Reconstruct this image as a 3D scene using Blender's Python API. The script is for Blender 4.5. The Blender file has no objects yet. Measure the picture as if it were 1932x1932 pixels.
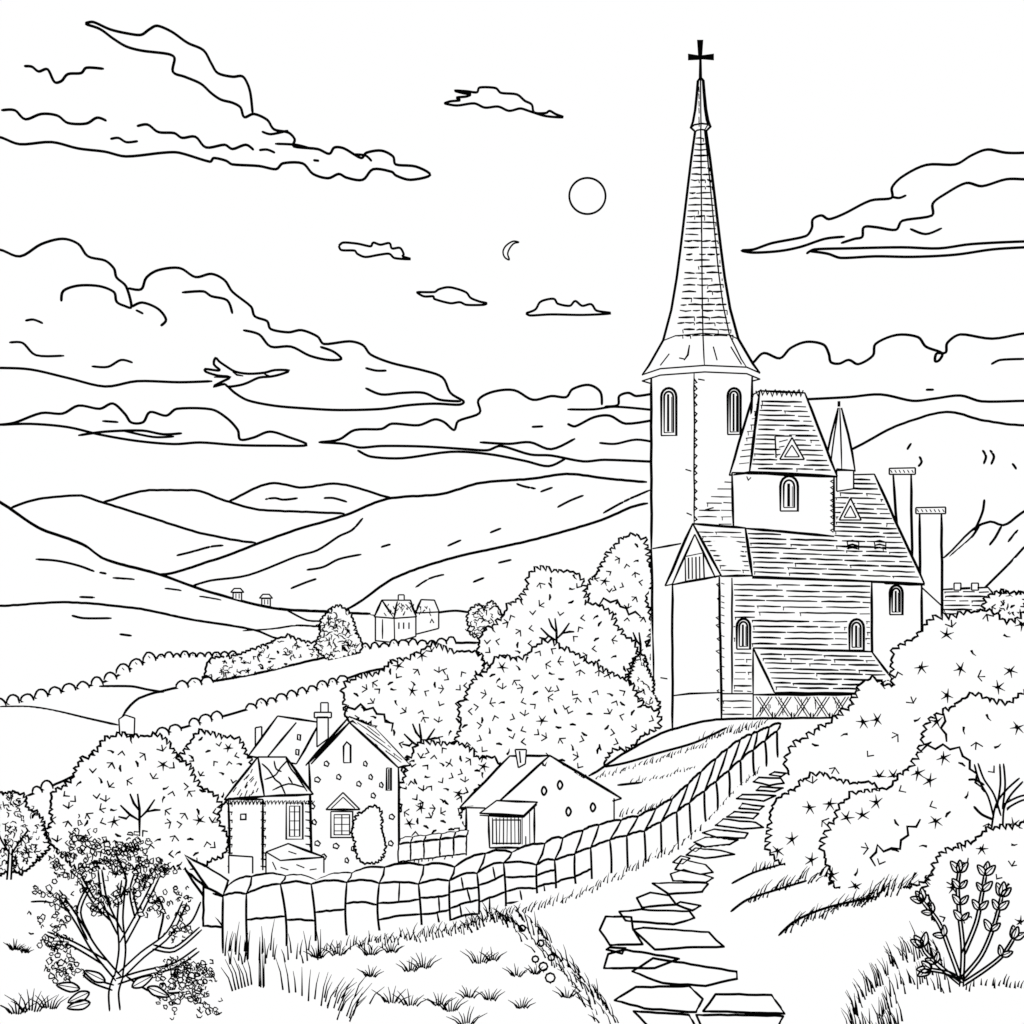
import bpy, math, random
from mathutils import Vector
from mathutils.bvhtree import BVHTree
from mathutils.geometry import tessellate_polygon
random.seed(7)
R=random.uniform
# ------------------------------------------------------------------ scene, camera, light
sc=bpy.context.scene
sc.view_settings.view_transform='Standard'; sc.view_settings.look='None'; sc.view_settings.exposure=0
EYE=9.0
K=(18/35)/966.0
cam=bpy.data.cameras.new("camera"); cam.lens=35; cam.sensor_width=36; cam.clip_end=20000
co=bpy.data.objects.new("camera",cam); sc.collection.objects.link(co)
co.location=(0,0,EYE); co.rotation_euler=(math.radians(90),0,0); sc.camera=co
w=bpy.data.worlds.new("World"); sc.world=w; w.use_nodes=True
nt=w.node_tree; bg=nt.nodes['Background']; sky=nt.nodes.new('ShaderNodeTexSky'); sky.sky_type='NISHITA'
sky.sun_disc=False; sky.sun_elevation=math.radians(35); sky.sun_rotation=math.radians(0)
nt.links.new(sky.outputs[0],bg.inputs[0]); bg.inputs[1].default_value=0.1
sl=bpy.data.lights.new("sun_lamp",'SUN'); sl.energy=3; sl.angle=math.radians(0.5); sl.color=(1,.97,.92)
so=bpy.data.objects.new("sun_lamp",sl); sc.collection.objects.link(so); so.rotation_euler=(math.radians(-55),0,0)

def mat(name,glow_paper):
    m=bpy.data.materials.new(name); m.use_nodes=True; t=m.node_tree; out=t.nodes['Material Output']
    t.nodes.remove(t.nodes['Principled BSDF'])
    if glow_paper:
        e=t.nodes.new('ShaderNodeEmission'); e.inputs[0].default_value=(1,1,1,1); e.inputs[1].default_value=1.0  # white surfaces glow evenly by emission, in place of daylight and shading
        m.cycles.emission_sampling='NONE'
    else:
        e=t.nodes.new('ShaderNodeBsdfDiffuse'); e.inputs[0].default_value=(.001,.001,.001,1)
    t.links.new(e.outputs[0],out.inputs[0])
    return m
GLOW_PAPER=mat("glowing_white_paper",True)
INK=mat("black_ink",False)

def P(u,v,d): return Vector(((u-966)*K*d,d,EYE+(966-v)*K*d))

class Obj:
    def __init__(s,name): s.name=name; s.parts={}; s.tri=[]; s._b=None
    def part(s,n): return s.parts.setdefault(n,([],[],[]))
    def face(s,n,pts,m=0):
        V,F,M=s.part(n); b=len(V); V.extend(pts); F.append(tuple(range(b,b+len(pts)))); M.append(m)
        if m==0: s.tri.append(list(pts)); s._b=None
    def poly(s,n,pts,m=0):
        V,F,M=s.part(n); b=len(V); V.extend(pts)
        for t in tessellate_polygon([pts]):
            F.append(tuple(b+i for i in t)); M.append(m)
            if m==0: s.tri.append([pts[i] for i in t]); s._b=None
    def bvh(s):
        if s._b is None:
            v=[];f=[]
            for t in s.tri:
                b=len(v); v.extend(t); f.append(tuple(range(b,b+len(t))))
            s._b=BVHTree.FromPolygons(v,f) if f else None
        return s._b
    def hit(s,u,v,dflt=None):
        b=s.bvh()
        if b:
            o=Vector((0,0,EYE)); r=b.ray_cast(o,(P(u,v,1)-o).normalized())
            if r[0] is not None: return r[0].y
        return dflt
    def tube(s,n,pts,wpx,sides=5,taper=False,closed=False):
        wpx=wpx*1.16 if wpx>4.1 else wpx*1.3
        lf=.0005*wpx
        q=[pts[0]]
        for p in pts[1:]:
            if (p-q[-1]).length>1e-5*p.y: q.append(p)
        if len(q)<2: return
        q=[p-Vector((0,lf*p.y,0)) for p in q]
        V,F,M=s.part(n); b=len(V); L=len(q)
        for i,p in enumerate(q):
            if closed: t=q[(i+1)%L]-q[i-1]
            else: t=q[min(i+1,L-1)]-q[max(i-1,0)]
            if t.length<1e-9: t=Vector((1,0,0))
            t.normalize(); ref=Vector((0,1,0)) if abs(t.y)<.9 else Vector((0,0,1))
            a=t.cross(ref).normalized(); c=t.cross(a)
            r=wpx*.5*K*p.y
            if taper: r*= (1-.75*i/(L-1))
            elif not closed and (i==0 or i==L-1): r*=.6
            for j in range(sides):
                g=2*math.pi*j/sides
                V.append(p+a*(r*math.cos(g))+c*(r*math.sin(g)))
        for i in range(L if closed else L-1):
            i2=(i+1)%L
            for j in range(sides):
                j2=(j+1)%sides
                F.append((b+i*sides+j,b+i*sides+j2,b+i2*sides+j2,b+i2*sides+j)); M.append(1)
        if not closed:
            F.append(tuple(b+j for j in range(sides))); M.append(1)
            F.append(tuple(b+(L-1)*sides+j for j in range(sides))); M.append(1)
    # ink mark that lies on the object's own surface
    def mark(s,n,uv,w=3.2,dflt=None,taper=False,lift=.0012,closed=False,sides=5):
        last=dflt; ds=[]
        for (u,v) in uv:
            h=s.hit(u,v,last); ds.append(h); 
            if h: last=h
        if last is None: return
        nx=last
        for i in range(len(ds)-1,-1,-1):
            if ds[i] is None: ds[i]=nx
            nx=ds[i]
        s.tube(n,[P(u,v,d*(1-lift)) for (u,v),d in zip(uv,ds)],w,sides,taper,closed)
    def build(s):
        objs=[]
        for n,(V,F,M) in s.parts.items():
            if not F: continue
            me=bpy.data.meshes.new(n); me.from_pydata([tuple(v) for v in V],[],F)
            me.materials.append(GLOW_PAPER); me.materials.append(INK)
            me.polygons.foreach_set('material_index',M); me.update()
            o=bpy.data.objects.new(n,me); sc.collection.objects.link(o); objs.append(o)
        if len(objs)==1: objs[0].name=s.name
        elif objs:
            e=bpy.data.objects.new(s.name,None); sc.collection.objects.link(e)
            for o in objs: o.parent=e

def cr(pts,n=6,closed=False):
    out=[]; L=len(pts)
    for i in range(L if closed else L-1):
        if closed: a,b,c,d=pts[i-1],pts[i],pts[(i+1)%L],pts[(i+2)%L]
        else: a,b,c,d=pts[max(i-1,0)],pts[i],pts[i+1],pts[min(i+2,L-1)]
        l=math.dist(b,c); m1=[(c[j]-a[j])/2 for j in (0,1)]; m2=[(d[j]-b[j])/2 for j in (0,1)]
        for m in (m1,m2):
            k=math.hypot(*m)
            if k>l and k>0: m[0]*=l/k; m[1]*=l/k
        for k in range(n):
            t=k/n; h0=2*t**3-3*t*t+1; h1=t**3-2*t*t+t; h2=-2*t**3+3*t*t; h3=t**3-t*t
            out.append(tuple(h0*b[j]+h1*m1[j]+h2*c[j]+h3*m2[j] for j in (0,1)))
    if not closed: out.append(tuple(pts[-1]))
    return out
def lin(pts,step,closed=False,jit=0):
    out=[]; L=len(pts)
    for i in range(L if closed else L-1):
        a=pts[i]; b=pts[(i+1)%L]; n=max(1,int(math.dist(a,b)/step))
        for k in range(n):
            t=k/n; out.append((a[0]+(b[0]-a[0])*t+R(-jit,jit),a[1]+(b[1]-a[1])*t+R(-jit,jit)))
    if not closed: out.append(tuple(pts[-1]))
    return out
def even(pts,step):
    out=[pts[0]]; acc=0
    for a,b in zip(pts,pts[1:]):
        l=math.dist(a,b)
        while acc+l>=step and l>0:
            t=(step-acc)/l; a=(a[0]+(b[0]-a[0])*t,a[1]+(b[1]-a[1])*t); out.append(a); l=math.dist(a,b); acc=0
        acc+=l
    return out
def leafy(pts,step=10,amp=7):
    c=even(cr(pts,6,True)+[pts[0]],step); L=len(c)
    area=sum(c[i][0]*c[(i+1)%L][1]-c[(i+1)%L][0]*c[i][1] for i in range(L)); sg=1 if area>0 else -1
    out=[]; ph=R(0,6)
    for i in range(L):
        a=c[i]; b=c[(i+1)%L]; dx,dy=b[0]-a[0],b[1]-a[1]; l=math.hypot(dx,dy) or 1
        nx,ny=dy/l*sg,-dx/l*sg
        ph+=R(.5,1.2); lobe=amp*.7*math.sin(ph)
        out.append((a[0]+nx*lobe+R(-1,1),a[1]+ny*lobe+R(-1,1)))
        h=R(.3,1.3)*amp+lobe; t=R(.1,.5)
        out.append((a[0]+dx*t+nx*h,a[1]+dy*t+ny*h))
        out.append((a[0]+dx*(t+.35)+nx*h*.8,a[1]+dy*(t+.35)+ny*h*.8))
    return out
def inside(p,poly):
    x,y=p; r=False; j=len(poly)-1
    for i in range(len(poly)):
        xi,yi=poly[i]; xj,yj=poly[j]
        if (yi>y)!=(yj>y) and x<(xj-xi)*(y-yi)/(yj-yi)+xi: r=not r
        j=i
    return r
def puff(o,n,out,d,thick,w=4.4,ink=True,rings=(1,.93,.8,.5,.2)):
    L=len(out); cx=sum(p[0] for p in out)/L; cy=sum(p[1] for p in out)/L
    for sg in (-1,1):
        prev=None
        for s_ in rings:
            off=sg*thick*(1-s_*s_)
            ring=[P(cx+(x-cx)*s_,cy+(y-cy)*s_,d+off) for x,y in out]
            if prev:
                for i in range(L):
                    j=(i+1)%L; o.face(n,[prev[i],prev[j],ring[j],ring[i]])
            prev=ring
        o.face(n,prev)
    if ink: o.tube(n,[P(x,y,d*(1-.0005*w)-thick*.04) for x,y in out],w,closed=True)
def courses(o,n,poly,step,slope=0,w=2.8,seg=(15,60),gap=(2,9),jit=.7,dflt=None,ang=None):
    vs=[p[1]-slope*p[0] for p in poly]
    c=min(vs)+step*.6
    while c<max(vs):
        xs=[]; L=len(poly)
        for i in range(L):
            a=poly[i]; b=poly[(i+1)%L]; fa=a[1]-slope*a[0]-c; fb=b[1]-slope*b[0]-c
            if (fa<0)!=(fb<0): t=fa/(fa-fb); xs.append(a[0]+(b[0]-a[0])*t)
        xs.sort()
        for i in range(0,len(xs)-1,2):
            u=xs[i]+R(0,4)
            while u<xs[i+1]-3:
                e=min(u+R(*seg),xs[i+1]-1)
                k=max(1,int((e-u)/14)); yy=R(-jit,jit)
                o.mark(n,[(u+(e-u)*q/k,c+slope*(u+(e-u)*q/k)+yy+R(-.5,.5)) for q in range(k+1)],w*R(.8,1.25),dflt)
                if R(0,1)<.3: o.mark(n,[(u+2,c+slope*u+yy),(u+2+R(-1,1),c+slope*u+yy+step*R(.3,.7))],w*.8,dflt)
                u=e+R(*gap)
        c+=step*R(.92,1.08)
def I(pts,u):
    if u<=pts[0][0]: return pts[0][1]
    for a,b in zip(pts,pts[1:]):
        if a[0]<=u<=b[0]: return a[1]+(b[1]-a[1])*(u-a[0])/(b[0]-a[0])
    return pts[-1][1]
def cl(p): return p+[p[0]]
# tapered limb: white body between two ink contours
def branch(o,n,pts,w0,w1,df):
    q=cr(pts,5); L=len(q)
    r=[(w0+(w1-w0)*i/(L-1)) for i in range(L)]
    left=[];right=[]
    for i,(x,y) in enumerate(q):
        a=q[max(i-1,0)]; b=q[min(i+1,L-1)]; dx,dy=b[0]-a[0],b[1]-a[1]; l=math.hypot(dx,dy) or 1
        left.append((x-dy/l*r[i]/2,y+dx/l*r[i]/2)); right.append((x+dy/l*r[i]/2,y-dx/l*r[i]/2))
    if w0>6:
        for i in range(L-1):
            d=df(q[i][1]); d2=df(q[i+1][1]); m0=P(*q[i],d-.03); m1=P(*q[i+1],d2-.03)
            o.face(n,[P(*left[i],d),P(*left[i+1],d2),m1,m0]); o.face(n,[m0,m1,P(*right[i+1],d2),P(*right[i],d)])
        o.tube(n,[P(*p,df(p[1])-.01) for p in left],3); o.tube(n,[P(*p,df(p[1])-.01) for p in right],3)
    else: o.tube(n,[P(*p,df(p[1])) for p in q],(w0+w1)/2*.8,4)
# ------------------------------------------------------------------ terrain
G=[(-700,700),(-300,800),(0,948),(80,1000),(160,1030),(195,1055),(300,1085),(400,1120),(540,1152),(620,1156),(700,1160),(900,1158),(1200,1150),(1600,1170),(2300,1150),(3000,1100)]
D=[(-700,1010),(0,1010),(150,1062),(300,1086),(400,1060),(550,1005),(650,975),(740,942),(830,935),(910,913),(1000,906),(1070,897),(1150,906),(1225,912),(1400,915),(1600,852),(1700,802),(1790,780),(1850,795),(1932,805),(2200,790),(3000,820)]
F=[(-700,1165),(500,1170),(640,1156),(750,1090),(850,1056),(1000,1022),(1130,985),(1225,952),(1400,990),(1600,1060),(1700,1085),(1775,1056),(1845,993),(1868,986),(1888,993),(1932,966),(2200,900),(3000,900)]
B=[(-700,985),(0,975),(20,962),(80,943),(150,937),(195,950),(290,980),(390,1010),(485,1026),(700,1035),(1225,1010),(3000,1010)]
C=[(-700,985),(0,975),(150,962),(195,950),(290,927),(365,927),(430,948),(500,965),(580,968),(655,971),(800,975),(1200,970),(3000,970)]
A=[(-700,985),(300,975),(395,968),(430,950),(520,914),(570,922),(630,915),(740,942),(850,960),(1200,965),(3000,965)]
H=[(-700,1160),(0,1145),(120,1138),(250,1148),(360,1170),(480,1190),(530,1207),(700,1185),(900,1170),(1200,1160),(2300,1170),(3000,1170)]
rows=[(9,[(-700,2900),(3000,2900)]),(12,[(-700,2350),(3000,2350)]),(15,[(-700,2010),(3000,2010)]),
(19,[(-700,1830),(450,1803),(3000,1790)]),
(24,[(-700,1700),(900,1700),(1100,1676),(1400,1690),(3000,1680)]),
(29,[(-700,1650),(900,1655),(1200,1632),(1500,1625),(3000,1600)]),
(35,[(-700,1650),(850,1645),(1000,1625),(1300,1572),(1450,1505),(3000,1480)]),
(41,[(-700,1640),(700,1640),(850,1612),(1000,1575),(1200,1500),(1330,1456),(1465,1425),(1700,1400),(3000,1400)]),
(47,[(-700,1620),(700,1600),(850,1560),(1000,1510),(1110,1465),(1180,1420),(1265,1378),(1360,1358),(1465,1356),(1700,1352),(3000,1330)]),
(60,[(-700,1570),(700,1530),(1000,1500),(1265,1420),(1465,1400),(3000,1380)]),
(72,[(-700,1600),(-50,1530),(50,1503),(130,1470),(190,1440),(300,1389),(480,1336),(600,1300),(740,1262),(1000,1265),(3000,1300)]),
(90,[(-700,1420),(0,1410),(200,1400),(400,1345),(700,1262),(1000,1255),(3000,1290)]),
(112,[(-700,1380),(0,1370),(220,1367),(245,1335),(265,1318),(330,1300),(480,1273),(600,1245),(740,1219),(900,1214),(1100,1220),(3000,1250)]),
(160,[(-700,1360),(0,1331),(120,1305),(190,1290),(310,1241),(440,1238),(700,1205),(900,1195),(3000,1200)]),
(260,H),(400,G),(600,F),(850,D),(1050,B),(1300,C),(1650,A),(3500,[(-700,980),(3000,980)])]
def mkrow(r):
    n=len(r); s=[(r[i+1][1]-r[i][1])/(r[i+1][0]-r[i][0]) for i in range(n-1)]
    m=[s[0]]+[0 if s[i-1]*s[i]<=0 else 2*s[i-1]*s[i]/(s[i-1]+s[i]) for i in range(1,n-1)]+[s[-1]]
    def f(u):
        if u<=r[0][0]: return r[0][1]
        for i in range(n-1):
            if u<=r[i+1][0]:
                h=r[i+1][0]-r[i][0]; t=(u-r[i][0])/h
                return (2*t**3-3*t*t+1)*r[i][1]+(t**3-2*t*t+t)*h*m[i]+(-2*t**3+3*t*t)*r[i+1][1]+(t**3-t*t)*h*m[i+1]
        return r[-1][1]
    return f
RF=[(d,mkrow(r)) for d,r in rows]
ROW={d:f for d,f in RF}
us=[-1400,-1000,-700,-500,-350,-200,-100]+list(range(-50,2000,12))+[2050,2150,2300,2500,2800,3200,3600]
ground=Obj("hills_and_ground")
grid=[[P(u,f(u),d) for u in us] for d,f in RF]
for i in range(len(grid)-1):
    for j in range(len(us)-1):
        ground.face("ground",[grid[i][j],grid[i][j+1],grid[i+1][j+1],grid[i+1][j]])
GD=lambda u,v,df=20: ground.hit(u,v,df)
def crest(d,a,b,w=4.6):
    f=ROW[d]; ground.tube("ground",[P(u,f(u)-w*.42+R(-.4,.4),d*.994) for u in range(a,b+1,8)],w)
crest(1650,430,742); crest(1300,195,657); crest(1050,20,487); crest(850,300,1225,5); crest(850,1600,2100)
crest(600,646,1225,5); crest(600,1778,2050,4); crest(400,-60,705,5.4); crest(260,-60,532)
crest(160,-60,445,4.4); crest(112,232,905,4.6); crest(72,52,200); crest(72,296,742,4.4)
crest(47,1110,1470,4.4)
gm=lambda pts,w=4.2: ground.mark("ground",cr(pts,5),w,None,lift=.008)
for s in [[(365,1105),(400,1095),(470,1085),(560,1050),(600,1038),(640,1012),(665,1000),(685,978)],
 [(502,942),(520,940),(535,943),(562,940)],[(612,940),(630,940),(655,947)],[(335,1048),(360,1042),(395,1032),(422,1029)],
 [(550,1110),(580,1098),(598,1092)],[(580,1075),(610,1070),(640,1055),(682,1046)],[(720,1032),(737,1027)],[(845,1030),(870,1019)],
 [(925,1005),(945,997)],[(1020,928),(1042,920)],[(1052,957),(1075,945),(1100,935)],[(975,913),(990,918),(1010,922)],[(1130,890),(1180,900)],
 [(785,1108),(810,1092),(838,1084)],[(893,1098),(913,1090)],[(940,1062),(965,1056)],[(1138,968),(1170,950),(1190,940),(1225,925)],[(1150,900),(1200,910)],
 [(70,1055),(110,1058),(150,1067),(180,1078)],[(190,1080),(202,1082)],[(215,1090),(255,1093)],[(313,1110),(343,1114)],[(378,1125),(418,1132)],
 [(152,1126),(180,1127)],[(138,1161),(160,1166),(212,1166)],[(228,1196),(250,1199)],[(460,1190),(510,1187),(560,1180),(600,1182)],
 [(540,1150),(580,1170),(605,1172)],[(0,1333),(60,1333),(110,1341),(170,1355),(225,1367)],[(190,1294),(250,1294),(280,1300),(310,1305)],
 [(700,1160),(760,1168),(830,1155),(860,1152),(885,1155)],
 [(1855,943),(1852,965),(1842,990),(1836,1000)],[(1887,993),(1875,1015),(1865,1028)],[(1932,1030),(1905,1060),(1870,1095),(1855,1110)],[(1845,993),(1830,1015),(1790,1050)],[(1918,1000),(1900,1022)],
 [(1717,837),(1710,848)],[(1733,862),(1737,872),(1731,880)],[(1852,850),(1858,862),(1854,875)],[(1866,850),(1873,862),(1868,876)],[(1908,875),(1915,885)],
 [(1380,1665),(1420,1645),(1470,1630)],[(1378,1718),(1410,1695),(1470,1675),(1520,1660)],[(1468,1763),(1500,1735),(1560,1710),(1650,1690)],
 [(1125,1448),(1180,1438),(1240,1420),(1310,1400),(1370,1372)],[(1165,1480),(1210,1475)]]:
    gm(s)
ground.build()

# ------------------------------------------------------------------ sky, sun, moon, clouds
sky_o=Obj("sky"); Rk=9000; N=32
for i in range(-6,12):
    a0,a1=[math.radians(x*90/12) for x in (i,i+1)]
    for j in range(N):
        b0,b1=[2*math.pi*x/N for x in (j,j+1)]
        sky_o.face("sky",[Vector((Rk*math.cos(a)*math.cos(b),Rk*math.cos(a)*math.sin(b),Rk*math.sin(a))) for a,b in ((a0,b0),(a0,b1),(a1,b1),(a1,b0))])
sky_o.build()
CD=3300
def cloud(strokes,closed=None,d=CD,w=4.7):
    o=Obj("cloud"); base=max(strokes,key=lambda s:len(s))
    body=cr(closed or base,3,True)
    for off in (22,130): o.poly("cloud",[P(x,y,d+off) for x,y in body])
    L=len(body)
    for i in range(L):
        j=(i+1)%L; o.face("cloud",[P(*body[i],d+22),P(*body[j],d+22),P(*body[j],d+130),P(*body[i],d+130)])
    for s in strokes:
        o.tube("cloud",[P(x,y,d) for x,y in cr(s,5)],w if len(s)>4 else w*.92)
    o.build()
c1=[(163,46),(178,44),(210,58),(245,66),(268,68),(283,58),(298,51),(325,62),(355,83),(385,97),(400,122),(412,140),(440,147),(458,146),(468,160),(474,180),(478,217)]
c1b=[(163,48),(190,57),(215,75),(240,90),(270,98),(318,104),(331,112),(328,138),(350,147),(380,160),(400,178),(418,190),(440,196),(455,205),(462,223),(480,217),(505,228),(518,246),(545,252),(557,265),(555,278),(600,283),(622,292),(632,280),(650,282),(682,300),(692,290),(720,286),(742,297),(747,312),(785,316),(812,332),(775,341),(748,333),(740,326),(705,321),(685,341),(655,337),(640,330),(620,338),(592,330),(572,310),(535,310),(522,321),(490,315),(440,312),(428,305),(405,300),(398,307),(340,290),(310,290),(240,297),(200,288),(150,282),(100,270),(40,274),(0,260),(-60,255)]
cloud([c1,c1b,[(5,210),(30,210),(50,227),(80,217),(110,220),(130,234),(165,235),(185,224),(203,230)],
[(260,240),(280,237),(300,251),(330,253),(345,262),(370,260),(390,280),(425,275),(440,283),(465,275),(480,285)],
[(210,264),(225,262),(240,270),(262,268)],[(495,250),(512,255),(545,248)],[(520,273),(560,275),(590,283)],[(490,285),(505,284),(520,290)],[(592,304),(603,305)],[(668,293),(690,295),(702,306)]],c1b)
cloud([[(48,127),(62,128),(75,137),(92,133),(105,157),(118,155),(130,142),(155,140),(165,130),(198,132)]],[(48,127),(75,137),(92,133),(105,157),(118,155),(130,142),(165,130),(198,132),(120,120)])
for p in [[(838,197),(850,193),(868,191),(862,186),(880,184),(888,180),(875,178),(858,173),(880,174),(900,176),(905,167),(935,168),(945,177),(975,180),(990,192),(1003,199),(1008,214),(1030,215),(1037,211),(1048,217),(1062,223),(1030,221),(1003,213),(985,207),(978,207),(960,211),(940,203),(915,205),(895,197),(862,201)],
 [(640,465),(648,459),(675,461),(700,466),(705,459),(718,463),(735,460),(740,470),(755,469),(762,481),(760,485),(775,490),(745,488),(735,480),(715,482),(690,486),(675,480),(670,474),(645,473)],
 [(786,552),(820,552),(828,547),(845,543),(862,546),(880,553),(888,563),(905,570),(918,573),(912,576),(880,576),(868,571),(850,573),(820,565),(818,560),(800,560)],
 [(992,592),(1010,585),(1018,572),(1028,567),(1045,565),(1052,574),(1075,578),(1085,569),(1098,578),(1115,575),(1125,587),(1152,592),(1100,595),(1040,594),(1000,596)]]:
    cloud([cl(p)],p,w=4.2)
cloud([[(1990,285),(1932,290),(1895,290),(1860,284),(1830,295),(1800,312),(1745,313),(1700,335),(1681,355),(1680,375),(1640,380),(1590,405),(1562,415),(1548,408),(1532,415),(1530,432),(1518,447),(1455,460),(1420,472),(1398,474),(1420,478),(1470,475),(1510,467),(1555,452),(1592,448)],
 [(1682,373),(1695,375),(1708,370)],
 [(1990,340),(1932,340),(1895,340),(1850,353),(1820,347),(1780,368),(1758,385),(1756,408),(1700,418),(1688,435),(1650,430),(1628,430),(1625,448),(1610,452),(1585,460)],
 [(1715,433),(1745,443),(1775,432)],[(1525,475),(1560,480),(1585,488),(1650,485),(1720,486),(1800,482),(1870,472),(1932,468),(1990,466)],
 [(1520,480),(1535,472),(1600,470),(1700,468),(1770,470),(1830,462),(1932,457),(1990,458)]],
 [(1990,285),(1860,284),(1745,313),(1681,355),(1590,405),(1532,415),(1518,447),(1398,474),(1585,488),(1800,482),(1990,466)])
cloud([[(-60,470),(0,472),(40,485),(80,462),(120,452),(150,462),(168,485),(200,493),(217,508),(222,525),(240,542),(250,580),(237,578),(222,570),(217,552),(190,541),(150,540),(122,550),(118,570)],
 [(243,545),(268,547),(278,525),(300,511),(340,507),(370,524),(400,518),(425,530),(440,552),(475,580),(482,598),(505,607),(512,622),(545,628),(570,624),(600,636),(612,650),(660,645),(685,652),(700,670),(740,686),(800,700),(835,713),(850,742),(875,758),(866,764),(820,762),(770,765),(720,772),(640,774),(580,771),(520,766),(470,756),(445,742),(430,728)],
 [(250,580),(270,572),(300,584),(315,604),(305,616)],[(258,586),(272,593)],[(345,553),(385,551),(400,560),(430,568),(440,593)],
 [(-60,695),(0,695),(60,698),(130,714),(200,730),(260,720),(340,722),(402,720)],[(50,606),(65,604),(83,611)],[(20,647),(45,648),(70,671),(123,672)],[(175,692),(205,693),(230,680),(252,685)],
 [(460,624),(490,632),(512,655),(550,655),(585,672),(620,680),(645,678),(630,664),(605,655)],[(690,695),(710,700),(730,700)],[(690,733),(720,745),(760,742),(800,742),(830,755),(870,758)]],
 [(-60,470),(120,452),(240,542),(340,507),(475,580),(600,636),(740,686),(875,758),(640,774),(470,756),(402,722),(200,730),(-60,695)])
cloud([[(-40,803),(0,802),(30,798),(80,780),(120,781),(150,766),(190,772),(215,762),(238,782),(250,798),(272,797),(285,778),(315,785),(335,772),(400,773),(430,790),(450,812),(455,830),(480,826),(510,815),(545,825),(580,840),(520,841),(450,840),(380,835),(330,838),(260,832),(190,820),(130,806),(60,800),(0,802)],
 [(195,795),(225,797)],[(150,822),(200,815),(270,813),(310,820),(345,818)],[(230,812),(290,825),(330,824)]])
cloud([[(602,835),(640,830),(670,812),(720,810),(740,800),(790,803),(820,792),(838,797),(857,812),(865,795),(905,780),(903,755),(930,740),(970,737),(1005,755),(1040,748),(1068,750),(1080,735),(1110,727),(1132,740),(1135,765)],
 [(1140,768),(1165,765),(1168,748),(1185,742),(1200,748),(1240,742)],
 [(602,835),(650,838),(680,845),(720,842),(800,843),(880,848),(920,850),(945,842),(1000,858),(1040,860),(1100,871),(1140,868),(1240,872)],
 [(675,850),(700,862),(760,865),(850,853),(920,857),(990,870),(1035,880),(1068,865)],[(905,835),(960,838),(1000,835),(1040,848),(1085,828)],[(1003,806),(1025,805)],
 [(1070,800),(1085,805),(1120,788),(1150,785),(1180,800),(1240,792)],[(1070,773),(1120,773),(1160,768),(1240,775)],[(1130,836),(1160,838),(1200,830),(1240,836)]],
 [(602,835),(740,800),(865,795),(903,755),(970,737),(1110,727),(1240,742),(1240,872),(1100,871),(800,843)])
cloud([[(1400,700),(1420,685),(1440,667),(1470,677),(1490,658),(1520,646),(1552,651),(1562,668),(1566,684),(1582,687),(1600,680),(1618,688),(1645,672),(1650,650),(1690,633),(1730,637),(1745,655),(1775,667),(1770,680),(1762,682),(1765,668),(1782,666),(1785,648),(1810,632),(1870,640),(1932,630),(1990,630)],
 [(1868,688),(1885,680),(1932,678)],[(1500,755),(1600,750),(1660,745),(1720,757),(1760,753),(1810,747),(1850,758),(1932,757),(1990,757)],[(1745,736),(1760,736)]],
 [(1400,700),(1520,646),(1582,687),(1690,633),(1770,680),(1810,632),(1990,630),(1990,757),(1500,755)])
sun=Obj("sun"); c=[(1108+34*math.cos(t*math.pi/24),371+34*math.sin(t*math.pi/24)) for t in range(48)]
puff(sun,"sun",c,3200,30,3.2); sun.build()
moon=Obj("moon"); c=cr([(979,458),(968,456),(955,464),(949,475),(952,486),(961,491),(958,480),(962,469),(970,460)],4,True)
puff(moon,"moon",c,3200,6,2.6); moon.build()
bird=Obj("bird"); c=cr([(408,676),(415,683),(428,692),(445,702),(470,706),(500,704),(520,699),(547,700),(530,707),(512,711),(490,713),(470,722),(455,727),(432,730),(425,725),(404,730),(418,722),(436,712),(412,709),(390,702),(388,697),(412,700),(416,698),(405,688)],3,True)
puff(bird,"bird",c,260,.5,4); 
for s in [[(436,712),(425,712),(405,712)],[(498,705),(505,709),(512,711)],[(440,702),(448,708),(460,710)]]: bird.mark("bird",s,3.4,259)
bird.build()

# ------------------------------------------------------------------ church
ch=Obj("church")
def edge(o,n,pts,w=4.6,closed=False):
    L=len(pts)
    for i in range(L if closed else L-1):
        a=P(*pts[i]); b=P(*pts[(i+1)%L]); k=max(1,int((a-b).length/(K*a.y)/30))
        seg=[a.lerp(b,q/k) for q in range(k+1)]
        for q in range(1,k): seg[q]=seg[q]+Vector((R(-.7,.7)*K*a.y,0,R(-.7,.7)*K*a.y))
        o.tube(n,seg,w)
def wallp(o,n,pts,ext=3,skip=(),w=4.6):
    o.poly(n,[P(*p) for p in pts]); L=len(pts)
    cx=sum(p[0] for p in pts)/L; cy=sum(p[1] for p in pts)/L
    bk=[(cx+(p[0]-cx)*.97,cy+(p[1]-cy)*.97,p[2]+ext) for p in pts]
    for i in range(L):
        j=(i+1)%L; o.face(n,[P(*pts[i]),P(*pts[j]),P(*bk[j]),P(*bk[i])])
    o.poly(n,[P(*p) for p in bk])
    for i in range(L):
        if i not in skip: edge(o,n,[pts[i],pts[(i+1)%L]],w)
def arch(o,n,u0,v0,u1,v1,w=3.4,dark=True):
    cx=(u0+u1)/2; r=(u1-u0)/2
    def ring(k):
        rr=r-k
        return [(u0+k,v1-k)]+[(cx-rr*math.cos(t*math.pi/8),v0+r-rr*math.sin(t*math.pi/8)*1.15) for t in range(9)]+[(u1-k,v1-k)]
    o.mark(n,cl(ring(0)),w)
    o.mark(n,cl(ring(r*.4)),w*.8)
    if dark:
        o.mark(n,[(cx-r*.12,v0+r*.7),(cx-r*.12,v1-r*.5)],r*.48)
        o.mark(n,[(cx+r*.4,v0+r),(cx+r*.4,v1-r*.5)],2)
tl=(1228,51.5); tf=(1309,49); tr=(1418,51.5); tb=(1322,54)
V0,V1=1380,700
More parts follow.
